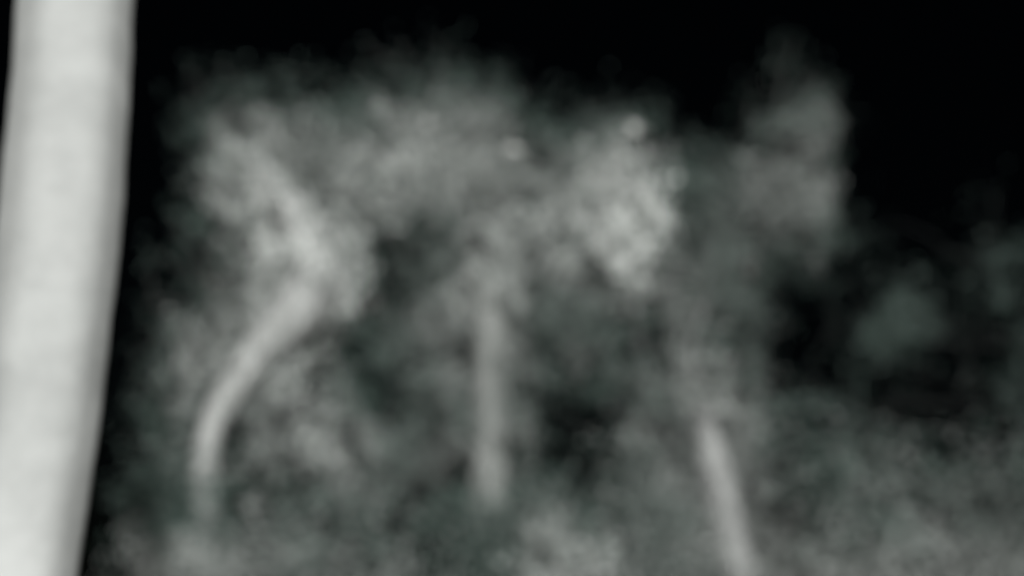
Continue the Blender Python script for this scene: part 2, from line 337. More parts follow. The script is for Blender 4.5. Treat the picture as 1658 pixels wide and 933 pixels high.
        (-0.66, 14.36, 6.4, 0.141, 0.057, 2), (-1.67, 15.53, 6.07, 0.151, 0.038, 3), (-0.83, 15.05, 5.61, 0.162, 0.09, 3), (0.3, 15.1, 7.56, 0.151, 0.103, 4), (-1.33, 15.72, 4.95, 0.16, 0.018, 4),
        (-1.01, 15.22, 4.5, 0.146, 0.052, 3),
    ],
    'C': [
        (1.02, 14.54, 3.74, 0.195, 0.077, 3), (0.91, 13.39, 5.87, 0.216, 0.237, 0), (0.36, 13.5, 5.97, 0.244, 0.137, 1), (1.54, 14.01, 6.62, 0.139, 0.068, 3), (0.66, 14.85, 3.83, 0.181, 0.011, 4),
        (1.45, 14.62, 5.08, 0.141, 0.006, 4), (0.66, 14.26, 4.83, 0.228, 0.173, 2), (0.98, 13.62, 5.23, 0.132, 0.101, 2), (0.92, 13.81, 6.41, 0.207, 0.341, 0), (0.93, 14.62, 7.18, 0.146, 0.11, 3),
        (0.6, 14.93, 7.11, 0.148, 0.092, 2), (0.44, 13.72, 5.65, 0.239, 0.139, 1), (0.62, 13.7, 6.23, 0.186, 0.08, 1), (1.15, 14.88, 7.89, 0.151, 0.001, 4), (0.35, 14.06, 6.97, 0.146, 0.069, 3),
        (1.07, 13.84, 6.69, 0.181, 0.114, 0), (0.72, 15.02, 4.67, 0.143, 0.127, 4), (1.02, 14.26, 4.62, 0.136, 0.064, 3), (1.16, 14.52, 7.39, 0.146, 0.102, 3), (0.85, 14.96, 7.47, 0.15, 0.035, 3),
        (0.91, 13.9, 5.76, 0.161, 0.119, 0), (0.96, 14.13, 7.2, 0.142, 0.041, 3), (0.37, 13.79, 5.15, 0.221, 0.249, 3), (0.85, 14.23, 3.83, 0.16, 0.024, 4), (1.44, 14.69, 7.76, 0.149, 0.003, 4),
        (1.36, 13.35, 6.06, 0.132, 0.081, 0), (0.77, 13.9, 5.32, 0.188, 0.156, 2), (1.39, 14.42, 5.28, 0.139, 0.075, 3), (0.93, 13.76, 4.18, 0.185, 0.002, 4), (1.46, 14.73, 7.5, 0.148, 0.069, 4),
        (0.44, 14.53, 7.49, 0.146, 0.006, 4), (1.24, 13.5, 6.5, 0.134, 0.068, 1), (1.37, 13.79, 5.89, 0.135, 0.052, 0), (0.6, 14.54, 7.21, 0.145, 0.128, 4), (1.18, 14.88, 5.07, 0.171, 0.019, 4),
        (1.11, 13.14, 5.41, 0.128, 0.045, 0), (0.41, 14.64, 4.41, 0.206, 0.013, 4), (1.43, 14.3, 5.67, 0.173, 0.103, 1), (0.8, 15, 4.5, 0.154, 0.006, 4), (0.72, 13.69, 5.03, 0.191, 0.24, 3),
        (0.68, 14.54, 4.13, 0.209, 0.004, 4), (1.4, 14.05, 4.55, 0.191, 0.086, 3), (1.25, 13.23, 6.19, 0.171, 0.131, 0), (0.39, 14.78, 4.98, 0.225, 0.273, 4), (0.63, 14.38, 6.08, 0.209, 0.297, 2),
        (0.66, 14.06, 6.61, 0.174, 0.163, 2), (1.63, 14.35, 7.46, 0.145, 0.001, 4), (0.91, 14.87, 7.83, 0.15, 0.001, 4), (1.25, 13.72, 6.04, 0.188, 0.439, 0), (0.66, 14.19, 5.61, 0.204, 0.118, 1),
        (1.05, 14.26, 4.01, 0.135, 0.055, 4), (0.39, 14.15, 3.69, 0.188, 0.021, 4), (1.26, 13.84, 5.36, 0.145, 0.051, 1), (1.02, 14.33, 5.16, 0.138, 0.061, 3), (1.49, 14.1, 6.84, 0.141, 0.048, 2),
        (0.55, 14.27, 7.58, 0.156, 0.001, 4), (1.22, 13.57, 6.86, 0.136, 0.052, 2), (1.33, 14.11, 4.76, 0.135, 0.015, 4), (0.37, 14.04, 4.55, 0.168, 0.081, 4), (0.72, 14.29, 7.01, 0.142, 0.101, 3),
        (0.58, 14.41, 3.52, 0.142, 0.053, 4), (0.71, 14.75, 7.58, 0.148, 0.015, 4), (1.12, 13.46, 5.71, 0.185, 0.23, 0), (1.47, 13.88, 5.74, 0.136, 0.092, 2), (1.06, 13.77, 5.44, 0.157, 0.125, 1),
        (1.05, 13.87, 6.91, 0.139, 0.069, 2), (0.52, 14.95, 5.23, 0.143, 0.07, 4), (0.79, 13.74, 6.67, 0.137, 0.041, 1), (0.87, 14.14, 4.96, 0.165, 0.177, 4), (1.62, 14.29, 7.17, 0.144, 0.022, 4),
        (0.86, 14.29, 3.48, 0.157, 0.047, 3), (0.88, 14.35, 4.55, 0.137, 0.113, 4), (1.23, 14.82, 5.24, 0.143, 0.022, 4), (1.57, 14.25, 6.16, 0.14, 0.049, 2), (1.06, 14.45, 7.51, 0.146, 0.016, 4),
        (1.21, 14.39, 4.73, 0.151, 0.036, 3), (0.81, 14.23, 6.28, 0.14, 0.128, 1), (1.55, 14.12, 6.49, 0.14, 0.065, 3), (0.45, 14.36, 6.62, 0.235, 0.208, 2),
    ],
    'D': [
        (3.1, 14.59, 6.65, 0.239, 0.234, 2), (3.12, 15.4, 7.4, 0.293, 0.262, 2), (3.21, 16.46, 6.34, 0.197, 0.035, 4), (1.86, 15.09, 7.33, 0.151, 0.008, 4), (1.82, 15.29, 5.34, 0.24, 0.261, 2),
        (3.53, 15.3, 6.67, 0.092, 0.012, 4), (2.57, 15.02, 6.95, 0.235, 0.109, 2), (2.23, 14.6, 6.74, 0.225, 0.075, 3), (2.67, 14.67, 6.56, 0.22, 0.255, 2), (1.92, 15.09, 5.95, 0.232, 0.11, 2),
        (3.08, 15.8, 5.51, 0.286, 0.002, 4), (1.56, 12.8, 4.23, 0.221, 0.076, 2), (1.57, 12.9, 4.25, 0.238, 0.157, 2), (2.09, 14.98, 6.6, 0.272, 0.339, 3), (2.72, 15.98, 5.24, 0.155, 0.025, 4),
        (3.27, 15.41, 8.13, 0.159, 0.008, 4), (3.2, 16.01, 8.62, 0.239, 0.023, 4), (3.47, 15.58, 7.66, 0.223, 0.134, 2), (3.47, 15.6, 6.97, 0.094, 0.026, 2), (3.68, 15.41, 6.23, 0.219, 0.012, 4),
        (2.73, 15.48, 5.85, 0.179, 0.029, 4), (2.19, 15.86, 7.53, 0.159, 0.012, 4), (3.47, 15.67, 8.17, 0.111, 0.024, 3), (2.6, 15.13, 7.76, 0.154, 0.005, 4), (3.32, 16.46, 8.36, 0.182, 0.033, 4),
        (2.53, 15.68, 4.98, 0.227, 0.14, 3), (3.16, 15.84, 6.44, 0.222, 0.112, 3), (3.47, 15.13, 7.24, 0.092, 0.009, 4), (3.35, 15.46, 6.47, 0.196, 0.078, 3), (3.17, 15.37, 8.65, 0.243, 0.002, 4),
        (1.78, 12.9, 4.42, 0.167, 0.078, 2), (1.87, 13.1, 4.72, 0.183, 0.081, 3), (2.79, 15.49, 6.16, 0.251, 0.191, 4), (1.99, 15.83, 6.53, 0.282, 0.45, 3), (1.9, 15.87, 6.9, 0.225, 0.13, 4),
        (2.75, 15.5, 7.55, 0.191, 0.055, 3), (3.96, 17.01, 6.98, 0.17, 0.037, 4), (2.41, 15.67, 6.51, 0.285, 0.214, 2), (3.02, 15.85, 4.95, 0.154, 0.001, 4), (2.47, 15.45, 5.48, 0.269, 0.192, 3),
        (2.37, 14.88, 5.66, 0.229, 0.083, 3), (2.1, 15.37, 5.77, 0.265, 0.431, 3), (2.23, 15.49, 7.62, 0.156, 0.001, 4), (2.84, 15.41, 8.08, 0.189, 0.013, 4), (3.62, 16.21, 7.46, 0.098, 0.034, 3),
        (1.9, 15.74, 7.38, 0.157, 0.094, 4), (3.05, 16.09, 6.03, 0.158, 0.004, 4), (2.52, 15.15, 7.53, 0.153, 0.005, 4), (2.94, 16.43, 5.21, 0.159, 0.002, 4), (2.66, 15.26, 6.42, 0.257, 0.223, 2),
        (3.4, 15.18, 8.19, 0.094, 0.005, 4), (2.28, 15.33, 4.63, 0.159, 0.058, 2), (1.76, 14.86, 5.56, 0.213, 0.122, 2), (3.14, 15.41, 6.62, 0.219, 0.21, 2), (2.79, 15.44, 5.24, 0.15, 0.002, 4),
        (2.98, 16.05, 5.82, 0.157, 0.002, 4), (3.74, 15.92, 7.32, 0.097, 0.001, 4), (2.27, 14.96, 5.97, 0.211, 0.303, 3), (1.48, 12.9, 4.56, 0.127, 0.039, 2), (3.14, 14.3, 7.41, 0.182, 0.126, 3),
        (3.39, 14.51, 7.64, 0.09, 0.002, 4), (2.68, 15.46, 8.26, 0.196, 0.001, 4), (2.4, 15.94, 7.58, 0.16, 0.017, 4), (3.54, 16.03, 6.42, 0.202, 0.06, 4), (2.95, 15.44, 8.55, 0.16, 0.012, 4),
        (2.98, 15.97, 7.95, 0.162, 0.082, 4), (2.66, 16.05, 4.82, 0.155, 0.047, 3), (2.63, 15.82, 7.47, 0.159, 0.057, 3), (3.04, 15.18, 7.62, 0.159, 0.066, 3), (3.64, 15.54, 6.96, 0.094, 0.005, 4),
        (2.7, 15.48, 5.39, 0.151, 0.009, 4), (3.54, 15.41, 7.73, 0.095, 0.021, 4), (1.76, 12.8, 4.18, 0.116, 0.021, 2), (1.77, 12.9, 4.2, 0.125, 0.051, 2), (3.62, 15.73, 7.65, 0.096, 0.007, 4),
        (1.98, 15.18, 6.97, 0.247, 0.274, 4), (2.03, 15.8, 7.79, 0.159, 0.001, 4), (2.94, 15.02, 6.94, 0.261, 0.198, 2), (3.12, 16.28, 4.81, 0.157, 0.018, 4), (3.47, 15.4, 6.63, 0.161, 0.082, 3),
        (3.47, 16.07, 8.66, 0.167, 0.001, 4), (2.63, 15.75, 8.19, 0.161, 0.001, 4), (3.58, 15.24, 8.15, 0.095, 0.001, 4),
    ],
    'E': [
        (5.51, 19.71, 5.41, 0.307, 0.003, 4), (5.99, 20.19, 6.5, 0.201, 0.029, 4), (6.62, 19.51, 6.73, 0.198, 0.092, 4), (7.64, 19.54, 5.63, 0.341, 0.187, 4), (5.6, 19.59, 7.09, 0.228, 0.014, 4),
        (7.18, 19.54, 7.58, 0.238, 0.063, 4), (5.51, 20.56, 6.41, 0.218, 0.166, 4), (4.5, 19.89, 5.7, 0.24, 0.01, 4), (7.44, 20.07, 6.38, 0.311, 0.099, 4), (6.65, 20.55, 5.39, 0.323, 0.037, 4),
        (5.96, 19.08, 6.71, 0.359, 0.015, 4), (4.71, 19.23, 6.26, 0.243, 0.134, 4), (6.17, 18.37, 6.76, 0.274, 0.109, 4), (6.12, 20.34, 5.47, 0.335, 0.006, 4), (4.98, 19.24, 5.43, 0.308, 0.031, 4),
        (5.04, 19.54, 5.16, 0.24, 0.019, 4), (4.85, 19.36, 6.69, 0.266, 0.033, 4), (3.69, 17.81, 5.51, 0.331, 0.003, 4), (7.71, 20.14, 7.66, 0.248, 0.091, 4), (6.17, 19.15, 5.99, 0.295, 0.003, 4),
        (4.87, 19.35, 6, 0.281, 0.126, 4), (4.24, 19.38, 5.27, 0.219, 0.046, 4), (5.66, 19.33, 5.95, 0.224, 0.005, 4), (8.1, 18.81, 7.39, 0.233, 0.099, 4), (7.76, 19.89, 6.5, 0.315, 0.147, 4),
        (7.56, 19.66, 6.08, 0.281, 0.109, 4), (4.39, 20.32, 7.04, 0.287, 0.003, 4), (4.64, 20.29, 7.34, 0.328, 0.028, 4), (6.83, 19.39, 6.15, 0.283, 0.01, 4), (7.79, 18.88, 5.34, 0.338, 0.204, 4),
        (7.86, 19.24, 7.34, 0.239, 0.1, 4), (7.06, 19.62, 6.59, 0.313, 0.085, 4), (5.07, 18.82, 7.45, 0.323, 0.004, 4), (8.73, 20.62, 7.13, 0.359, 0.232, 4), (6.89, 17.63, 6.3, 0.268, 0.111, 4),
        (4.19, 20.75, 5.8, 0.216, 0.01, 4), (5.72, 18.26, 7.11, 0.337, 0.003, 4), (4.02, 19.09, 7.03, 0.255, 0.026, 4), (6.56, 18.8, 7.56, 0.288, 0.004, 4), (6.7, 19.14, 5.19, 0.341, 0.098, 4),
        (4.73, 20.22, 5.25, 0.278, 0.095, 4), (5.49, 20.07, 6.95, 0.295, 0.216, 4), (7.96, 19.65, 6.18, 0.29, 0.142, 4), (5.26, 19.11, 7.17, 0.235, 0.007, 4), (6.23, 19.13, 7.94, 0.276, 0.003, 4),
        (4.96, 19.36, 7.26, 0.308, 0.016, 4), (8.03, 19.61, 5.85, 0.309, 0.167, 4), (6.63, 19.82, 5.77, 0.347, 0.112, 4), (4.22, 19.21, 6.15, 0.243, 0.002, 4), (4.55, 19.29, 5.88, 0.233, 0.018, 4),
        (7.47, 19.5, 5.14, 0.354, 0.204, 4), (5.37, 19.13, 6, 0.2, 0.02, 4), (5.04, 20.2, 8.05, 0.246, 0.002, 4), (6.35, 19.22, 6.41, 0.265, 0.004, 4), (5.47, 19.57, 5.84, 0.209, 0.001, 4),
        (7.64, 19.46, 7.72, 0.235, 0.087, 4), (4.07, 19.82, 5.38, 0.208, 0.068, 4), (8.09, 19.21, 6.22, 0.312, 0.173, 4), (6.11, 19.73, 5.72, 0.314, 0.009, 4), (5.56, 19.72, 6.47, 0.299, 0.235, 4),
        (4.66, 20.04, 6.75, 0.264, 0.008, 4), (6.71, 19.68, 8.49, 0.362, 0.007, 4), (7.08, 19.57, 7.07, 0.361, 0.154, 4), (7.19, 19.58, 5.58, 0.342, 0.148, 4), (5.99, 19.2, 6.24, 0.207, 0.001, 4),
        (7.25, 20.02, 6.02, 0.31, 0.091, 4), (6, 20.33, 7.58, 0.295, 0.003, 4), (6.05, 20.57, 7.06, 0.277, 0.044, 4), (8.25, 19.75, 7.79, 0.241, 0.104, 4), (6.81, 19.87, 7.51, 0.287, 0.085, 4),
        (6.21, 18.97, 7.58, 0.248, 0.008, 4), (8.76, 20.52, 6.17, 0.325, 0.19, 4), (8.3, 19.14, 7.13, 0.38, 0.264, 4), (5.14, 19.45, 5.85, 0.205, 0.006, 4), (7.89, 19.42, 6.58, 0.313, 0.166, 4),
        (7.46, 18.91, 7.17, 0.234, 0.09, 4), (5.43, 19.23, 5.04, 0.202, 0.003, 4), (5.2, 19.59, 6.49, 0.303, 0.38, 4),
    ],
    'F': [
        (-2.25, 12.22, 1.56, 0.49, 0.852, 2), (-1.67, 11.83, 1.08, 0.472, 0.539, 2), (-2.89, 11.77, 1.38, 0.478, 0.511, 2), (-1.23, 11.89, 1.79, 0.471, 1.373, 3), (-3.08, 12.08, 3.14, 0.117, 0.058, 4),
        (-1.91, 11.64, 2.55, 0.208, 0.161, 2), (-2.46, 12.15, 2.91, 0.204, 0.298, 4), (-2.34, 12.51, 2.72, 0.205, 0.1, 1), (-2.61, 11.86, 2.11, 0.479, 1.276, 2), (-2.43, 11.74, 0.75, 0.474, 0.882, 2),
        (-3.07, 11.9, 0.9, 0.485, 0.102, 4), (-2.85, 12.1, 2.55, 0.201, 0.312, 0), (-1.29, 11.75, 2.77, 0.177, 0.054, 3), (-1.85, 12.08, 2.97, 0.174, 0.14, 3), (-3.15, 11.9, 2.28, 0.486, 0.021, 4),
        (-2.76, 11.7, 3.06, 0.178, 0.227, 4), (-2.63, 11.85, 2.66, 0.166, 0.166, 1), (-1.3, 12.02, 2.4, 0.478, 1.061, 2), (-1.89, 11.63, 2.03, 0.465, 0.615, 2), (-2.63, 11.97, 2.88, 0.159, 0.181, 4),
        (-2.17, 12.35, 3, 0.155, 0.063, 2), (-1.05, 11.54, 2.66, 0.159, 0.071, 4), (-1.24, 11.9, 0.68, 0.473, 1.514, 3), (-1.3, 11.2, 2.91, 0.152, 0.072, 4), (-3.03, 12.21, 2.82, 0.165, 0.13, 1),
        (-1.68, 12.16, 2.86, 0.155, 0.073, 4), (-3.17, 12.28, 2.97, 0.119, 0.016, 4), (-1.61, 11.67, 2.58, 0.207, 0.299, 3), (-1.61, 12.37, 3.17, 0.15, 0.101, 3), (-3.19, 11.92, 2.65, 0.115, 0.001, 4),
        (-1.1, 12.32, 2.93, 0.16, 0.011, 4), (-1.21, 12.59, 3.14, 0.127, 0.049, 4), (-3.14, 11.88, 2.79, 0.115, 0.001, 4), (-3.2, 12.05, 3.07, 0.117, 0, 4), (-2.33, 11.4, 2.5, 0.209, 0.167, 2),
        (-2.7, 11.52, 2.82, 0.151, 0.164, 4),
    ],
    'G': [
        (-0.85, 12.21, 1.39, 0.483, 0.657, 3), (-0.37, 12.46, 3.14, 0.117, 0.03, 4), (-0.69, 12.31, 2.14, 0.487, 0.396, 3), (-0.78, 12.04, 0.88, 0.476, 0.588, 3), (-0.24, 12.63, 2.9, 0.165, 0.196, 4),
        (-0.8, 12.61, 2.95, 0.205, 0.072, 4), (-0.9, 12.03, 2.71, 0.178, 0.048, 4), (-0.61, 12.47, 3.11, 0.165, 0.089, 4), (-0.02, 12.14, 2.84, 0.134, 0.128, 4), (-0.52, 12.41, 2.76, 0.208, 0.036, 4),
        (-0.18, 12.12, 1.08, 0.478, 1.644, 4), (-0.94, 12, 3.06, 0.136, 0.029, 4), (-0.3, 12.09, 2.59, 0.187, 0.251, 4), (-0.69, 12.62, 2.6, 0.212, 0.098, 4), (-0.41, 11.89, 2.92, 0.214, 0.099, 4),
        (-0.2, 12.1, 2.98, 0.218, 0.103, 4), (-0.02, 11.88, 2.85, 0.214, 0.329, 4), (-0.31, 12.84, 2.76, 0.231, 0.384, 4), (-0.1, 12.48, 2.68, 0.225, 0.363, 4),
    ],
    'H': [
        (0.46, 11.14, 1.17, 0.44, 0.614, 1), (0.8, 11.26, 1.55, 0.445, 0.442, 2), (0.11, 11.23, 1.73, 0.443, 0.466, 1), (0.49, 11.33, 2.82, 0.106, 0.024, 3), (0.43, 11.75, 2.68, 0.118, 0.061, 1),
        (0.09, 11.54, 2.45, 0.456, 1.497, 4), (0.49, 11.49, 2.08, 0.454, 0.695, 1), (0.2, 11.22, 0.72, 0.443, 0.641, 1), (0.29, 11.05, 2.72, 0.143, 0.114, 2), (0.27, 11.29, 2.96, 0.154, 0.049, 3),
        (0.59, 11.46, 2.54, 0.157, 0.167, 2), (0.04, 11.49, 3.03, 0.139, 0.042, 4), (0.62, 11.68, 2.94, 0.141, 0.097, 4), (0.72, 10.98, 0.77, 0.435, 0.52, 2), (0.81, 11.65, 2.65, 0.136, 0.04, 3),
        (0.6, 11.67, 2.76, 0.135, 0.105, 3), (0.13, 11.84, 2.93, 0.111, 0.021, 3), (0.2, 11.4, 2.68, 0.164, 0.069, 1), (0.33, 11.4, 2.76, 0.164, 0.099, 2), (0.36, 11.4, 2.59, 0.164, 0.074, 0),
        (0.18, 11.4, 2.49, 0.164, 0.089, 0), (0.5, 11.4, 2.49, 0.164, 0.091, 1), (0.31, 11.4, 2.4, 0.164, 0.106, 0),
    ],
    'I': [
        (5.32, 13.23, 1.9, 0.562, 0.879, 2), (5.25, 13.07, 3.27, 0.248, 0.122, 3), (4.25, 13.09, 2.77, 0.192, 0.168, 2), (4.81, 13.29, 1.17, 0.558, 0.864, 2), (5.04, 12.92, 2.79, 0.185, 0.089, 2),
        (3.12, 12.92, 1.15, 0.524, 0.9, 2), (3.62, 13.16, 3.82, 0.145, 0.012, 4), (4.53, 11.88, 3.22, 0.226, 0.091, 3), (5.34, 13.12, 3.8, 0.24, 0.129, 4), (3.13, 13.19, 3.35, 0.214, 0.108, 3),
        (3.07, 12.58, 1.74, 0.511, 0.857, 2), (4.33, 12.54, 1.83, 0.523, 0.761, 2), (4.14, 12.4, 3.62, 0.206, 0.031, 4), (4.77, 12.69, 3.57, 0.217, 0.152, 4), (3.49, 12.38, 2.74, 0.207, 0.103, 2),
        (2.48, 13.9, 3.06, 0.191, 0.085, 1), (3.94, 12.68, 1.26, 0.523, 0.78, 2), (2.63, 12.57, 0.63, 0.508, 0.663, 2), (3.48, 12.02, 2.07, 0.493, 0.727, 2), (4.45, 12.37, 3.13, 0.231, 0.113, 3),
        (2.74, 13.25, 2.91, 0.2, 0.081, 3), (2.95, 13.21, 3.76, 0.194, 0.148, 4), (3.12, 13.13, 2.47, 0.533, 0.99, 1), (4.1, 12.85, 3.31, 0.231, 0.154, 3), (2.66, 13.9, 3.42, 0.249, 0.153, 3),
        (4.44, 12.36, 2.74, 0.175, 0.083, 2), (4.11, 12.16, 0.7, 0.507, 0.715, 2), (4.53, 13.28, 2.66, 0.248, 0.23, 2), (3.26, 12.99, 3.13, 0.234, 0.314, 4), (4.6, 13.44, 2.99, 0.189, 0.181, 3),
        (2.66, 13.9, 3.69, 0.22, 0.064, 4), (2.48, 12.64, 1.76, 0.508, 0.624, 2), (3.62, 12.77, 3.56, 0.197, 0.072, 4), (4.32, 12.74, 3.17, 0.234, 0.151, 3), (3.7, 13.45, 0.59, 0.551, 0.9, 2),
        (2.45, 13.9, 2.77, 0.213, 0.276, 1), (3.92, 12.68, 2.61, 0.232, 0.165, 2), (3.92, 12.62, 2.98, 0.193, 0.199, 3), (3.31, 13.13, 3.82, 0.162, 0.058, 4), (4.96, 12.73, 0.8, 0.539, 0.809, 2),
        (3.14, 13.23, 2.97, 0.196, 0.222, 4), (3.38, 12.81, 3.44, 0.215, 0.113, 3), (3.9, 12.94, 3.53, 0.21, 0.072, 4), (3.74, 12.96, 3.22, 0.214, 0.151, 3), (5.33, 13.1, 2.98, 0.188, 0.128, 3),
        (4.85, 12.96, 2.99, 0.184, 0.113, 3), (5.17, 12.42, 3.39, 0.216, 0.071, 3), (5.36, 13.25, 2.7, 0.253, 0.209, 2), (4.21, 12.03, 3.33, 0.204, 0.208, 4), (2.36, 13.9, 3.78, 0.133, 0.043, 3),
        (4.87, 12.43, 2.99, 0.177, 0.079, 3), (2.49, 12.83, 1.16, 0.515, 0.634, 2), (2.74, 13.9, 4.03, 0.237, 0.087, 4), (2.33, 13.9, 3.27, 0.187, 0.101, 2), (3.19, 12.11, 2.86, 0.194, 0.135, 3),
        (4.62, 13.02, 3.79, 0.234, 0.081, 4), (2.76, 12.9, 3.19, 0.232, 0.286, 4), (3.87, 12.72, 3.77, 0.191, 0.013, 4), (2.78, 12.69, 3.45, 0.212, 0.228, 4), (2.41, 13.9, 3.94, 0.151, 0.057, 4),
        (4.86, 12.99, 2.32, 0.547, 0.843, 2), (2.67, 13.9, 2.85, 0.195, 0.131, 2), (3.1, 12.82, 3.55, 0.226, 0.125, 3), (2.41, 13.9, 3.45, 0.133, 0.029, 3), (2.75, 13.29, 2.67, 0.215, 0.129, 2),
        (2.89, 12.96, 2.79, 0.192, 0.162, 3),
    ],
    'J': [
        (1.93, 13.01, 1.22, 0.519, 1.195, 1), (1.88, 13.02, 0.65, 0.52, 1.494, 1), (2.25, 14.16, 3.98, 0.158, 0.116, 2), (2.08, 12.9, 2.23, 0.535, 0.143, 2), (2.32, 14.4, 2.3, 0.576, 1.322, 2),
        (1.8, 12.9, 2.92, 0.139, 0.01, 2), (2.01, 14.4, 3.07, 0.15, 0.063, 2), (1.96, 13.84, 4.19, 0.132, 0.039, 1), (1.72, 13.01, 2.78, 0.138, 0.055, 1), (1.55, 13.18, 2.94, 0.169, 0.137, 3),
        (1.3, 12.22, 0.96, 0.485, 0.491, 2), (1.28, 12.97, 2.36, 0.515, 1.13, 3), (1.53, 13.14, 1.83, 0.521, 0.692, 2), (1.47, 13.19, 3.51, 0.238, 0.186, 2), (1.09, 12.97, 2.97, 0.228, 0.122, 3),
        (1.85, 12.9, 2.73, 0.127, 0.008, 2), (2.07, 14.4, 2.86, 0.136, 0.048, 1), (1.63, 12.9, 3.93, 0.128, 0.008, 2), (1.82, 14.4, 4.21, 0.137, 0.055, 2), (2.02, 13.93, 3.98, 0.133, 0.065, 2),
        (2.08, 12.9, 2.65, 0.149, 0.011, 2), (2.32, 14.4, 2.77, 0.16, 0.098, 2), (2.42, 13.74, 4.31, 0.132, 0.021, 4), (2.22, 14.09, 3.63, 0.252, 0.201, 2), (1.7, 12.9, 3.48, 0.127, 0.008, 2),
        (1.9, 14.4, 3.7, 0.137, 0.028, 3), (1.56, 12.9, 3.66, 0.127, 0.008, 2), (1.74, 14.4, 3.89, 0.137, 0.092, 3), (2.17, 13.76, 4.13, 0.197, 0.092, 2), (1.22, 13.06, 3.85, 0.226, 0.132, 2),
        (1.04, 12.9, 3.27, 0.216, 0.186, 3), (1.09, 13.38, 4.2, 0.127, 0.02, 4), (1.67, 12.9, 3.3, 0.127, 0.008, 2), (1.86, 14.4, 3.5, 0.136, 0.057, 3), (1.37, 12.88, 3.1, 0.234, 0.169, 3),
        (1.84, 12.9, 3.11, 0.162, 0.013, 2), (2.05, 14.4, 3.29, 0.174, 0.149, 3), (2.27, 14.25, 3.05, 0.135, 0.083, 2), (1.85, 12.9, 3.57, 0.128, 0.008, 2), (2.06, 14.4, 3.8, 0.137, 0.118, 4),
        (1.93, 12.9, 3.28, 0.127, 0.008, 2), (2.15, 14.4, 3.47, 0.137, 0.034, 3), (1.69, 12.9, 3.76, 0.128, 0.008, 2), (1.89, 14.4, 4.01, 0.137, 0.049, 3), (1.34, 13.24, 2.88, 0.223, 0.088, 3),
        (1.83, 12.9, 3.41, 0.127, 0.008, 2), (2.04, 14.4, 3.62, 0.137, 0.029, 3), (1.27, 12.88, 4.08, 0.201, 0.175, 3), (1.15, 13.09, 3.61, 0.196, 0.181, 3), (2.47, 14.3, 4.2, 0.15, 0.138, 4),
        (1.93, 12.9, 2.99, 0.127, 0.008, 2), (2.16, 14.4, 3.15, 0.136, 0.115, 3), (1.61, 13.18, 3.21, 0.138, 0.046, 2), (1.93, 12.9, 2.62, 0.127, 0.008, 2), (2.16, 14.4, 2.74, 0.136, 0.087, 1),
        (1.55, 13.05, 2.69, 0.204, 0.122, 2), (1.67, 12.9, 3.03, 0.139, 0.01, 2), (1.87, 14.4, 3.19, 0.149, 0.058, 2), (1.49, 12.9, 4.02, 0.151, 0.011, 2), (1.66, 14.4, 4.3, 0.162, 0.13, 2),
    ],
}

# ------------------------------------------------------------------ the pale post
POST = post_material()
post = bpy.data.objects.new('post', None)
coll.objects.link(post)
post.location = (-1.37, 3.5, 0)
tag(post, 'tall pale grey post standing close by at the left, before the dark sky', 'post')
axis = [(-1.36, -0.08), (-1.315, .35), (-1.245, 1.0), (-1.202, 1.5), (-1.165, 1.863), (-1.136, 2.201), (-1.120, 2.558), (-1.117, 2.934), (-1.127, 3.33), (-1.145, 3.8), (-1.175, 4.5), (-1.21, 5.3)]
def post_at(z):
    zs = [a[1] for a in axis]
    return float(np.interp(z, zs, [a[0] for a in axis]))
rngp = random.Random(3)
zs = np.linspace(-.08, 5.3, 70)
xs = np.array([post_at(z) for z in zs])
for _ in range(12):
    xs[1:-1] = (xs[:-2] + 2 * xs[1:-1] + xs[2:]) / 4
v, f = [], []                          # a six-sided shaft with well rounded edges, one face towards the camera
SIDES = 72
FACE = math.radians(-90 + 18)
for z, x in zip(zs, xs):
    R = .152 - .002 * z + .0015 * math.sin(z * 7.3)
    for k in range(SIDES):
        a = 2 * PI * k / SIDES
        r = R * (.985 - .021 * math.cos(6 * (a - FACE))) + .0022 * math.sin(z * 23 + 3 * math.sin(a)) * math.sin(z * 9.1 + 2 * a) + rngp.uniform(-.0006, .0006)
        v.append((x + 1.37 + math.cos(a) * r, math.sin(a) * r, z))
for i in range(len(zs) - 1):
    for k in range(SIDES):
        a, b = i * SIDES + k, i * SIDES + (k + 1) % SIDES
        f.append((a, b, b + SIDES, a + SIDES))
link('shaft', mesh_from(v, f), POST, post)
v, f = [], []
tube(v, f, [(xs[0] + 1.37, 0, -.08), (xs[0] + 1.375, 0, .12), (xs[0] + 1.38, 0, .16)], [.26, .25, .19], 32)
link('footing', mesh_from(v, f, False), POST, post)
v, f = [], []
tube(v, f, [(xs[-1] + 1.37, 0, 5.29), (xs[-1] + 1.37, 0, 5.33), (xs[-1] + 1.37, 0, 5.37)], [.165, .165, .08], 32)
link('cap', mesh_from(v, f, False), POST, post)

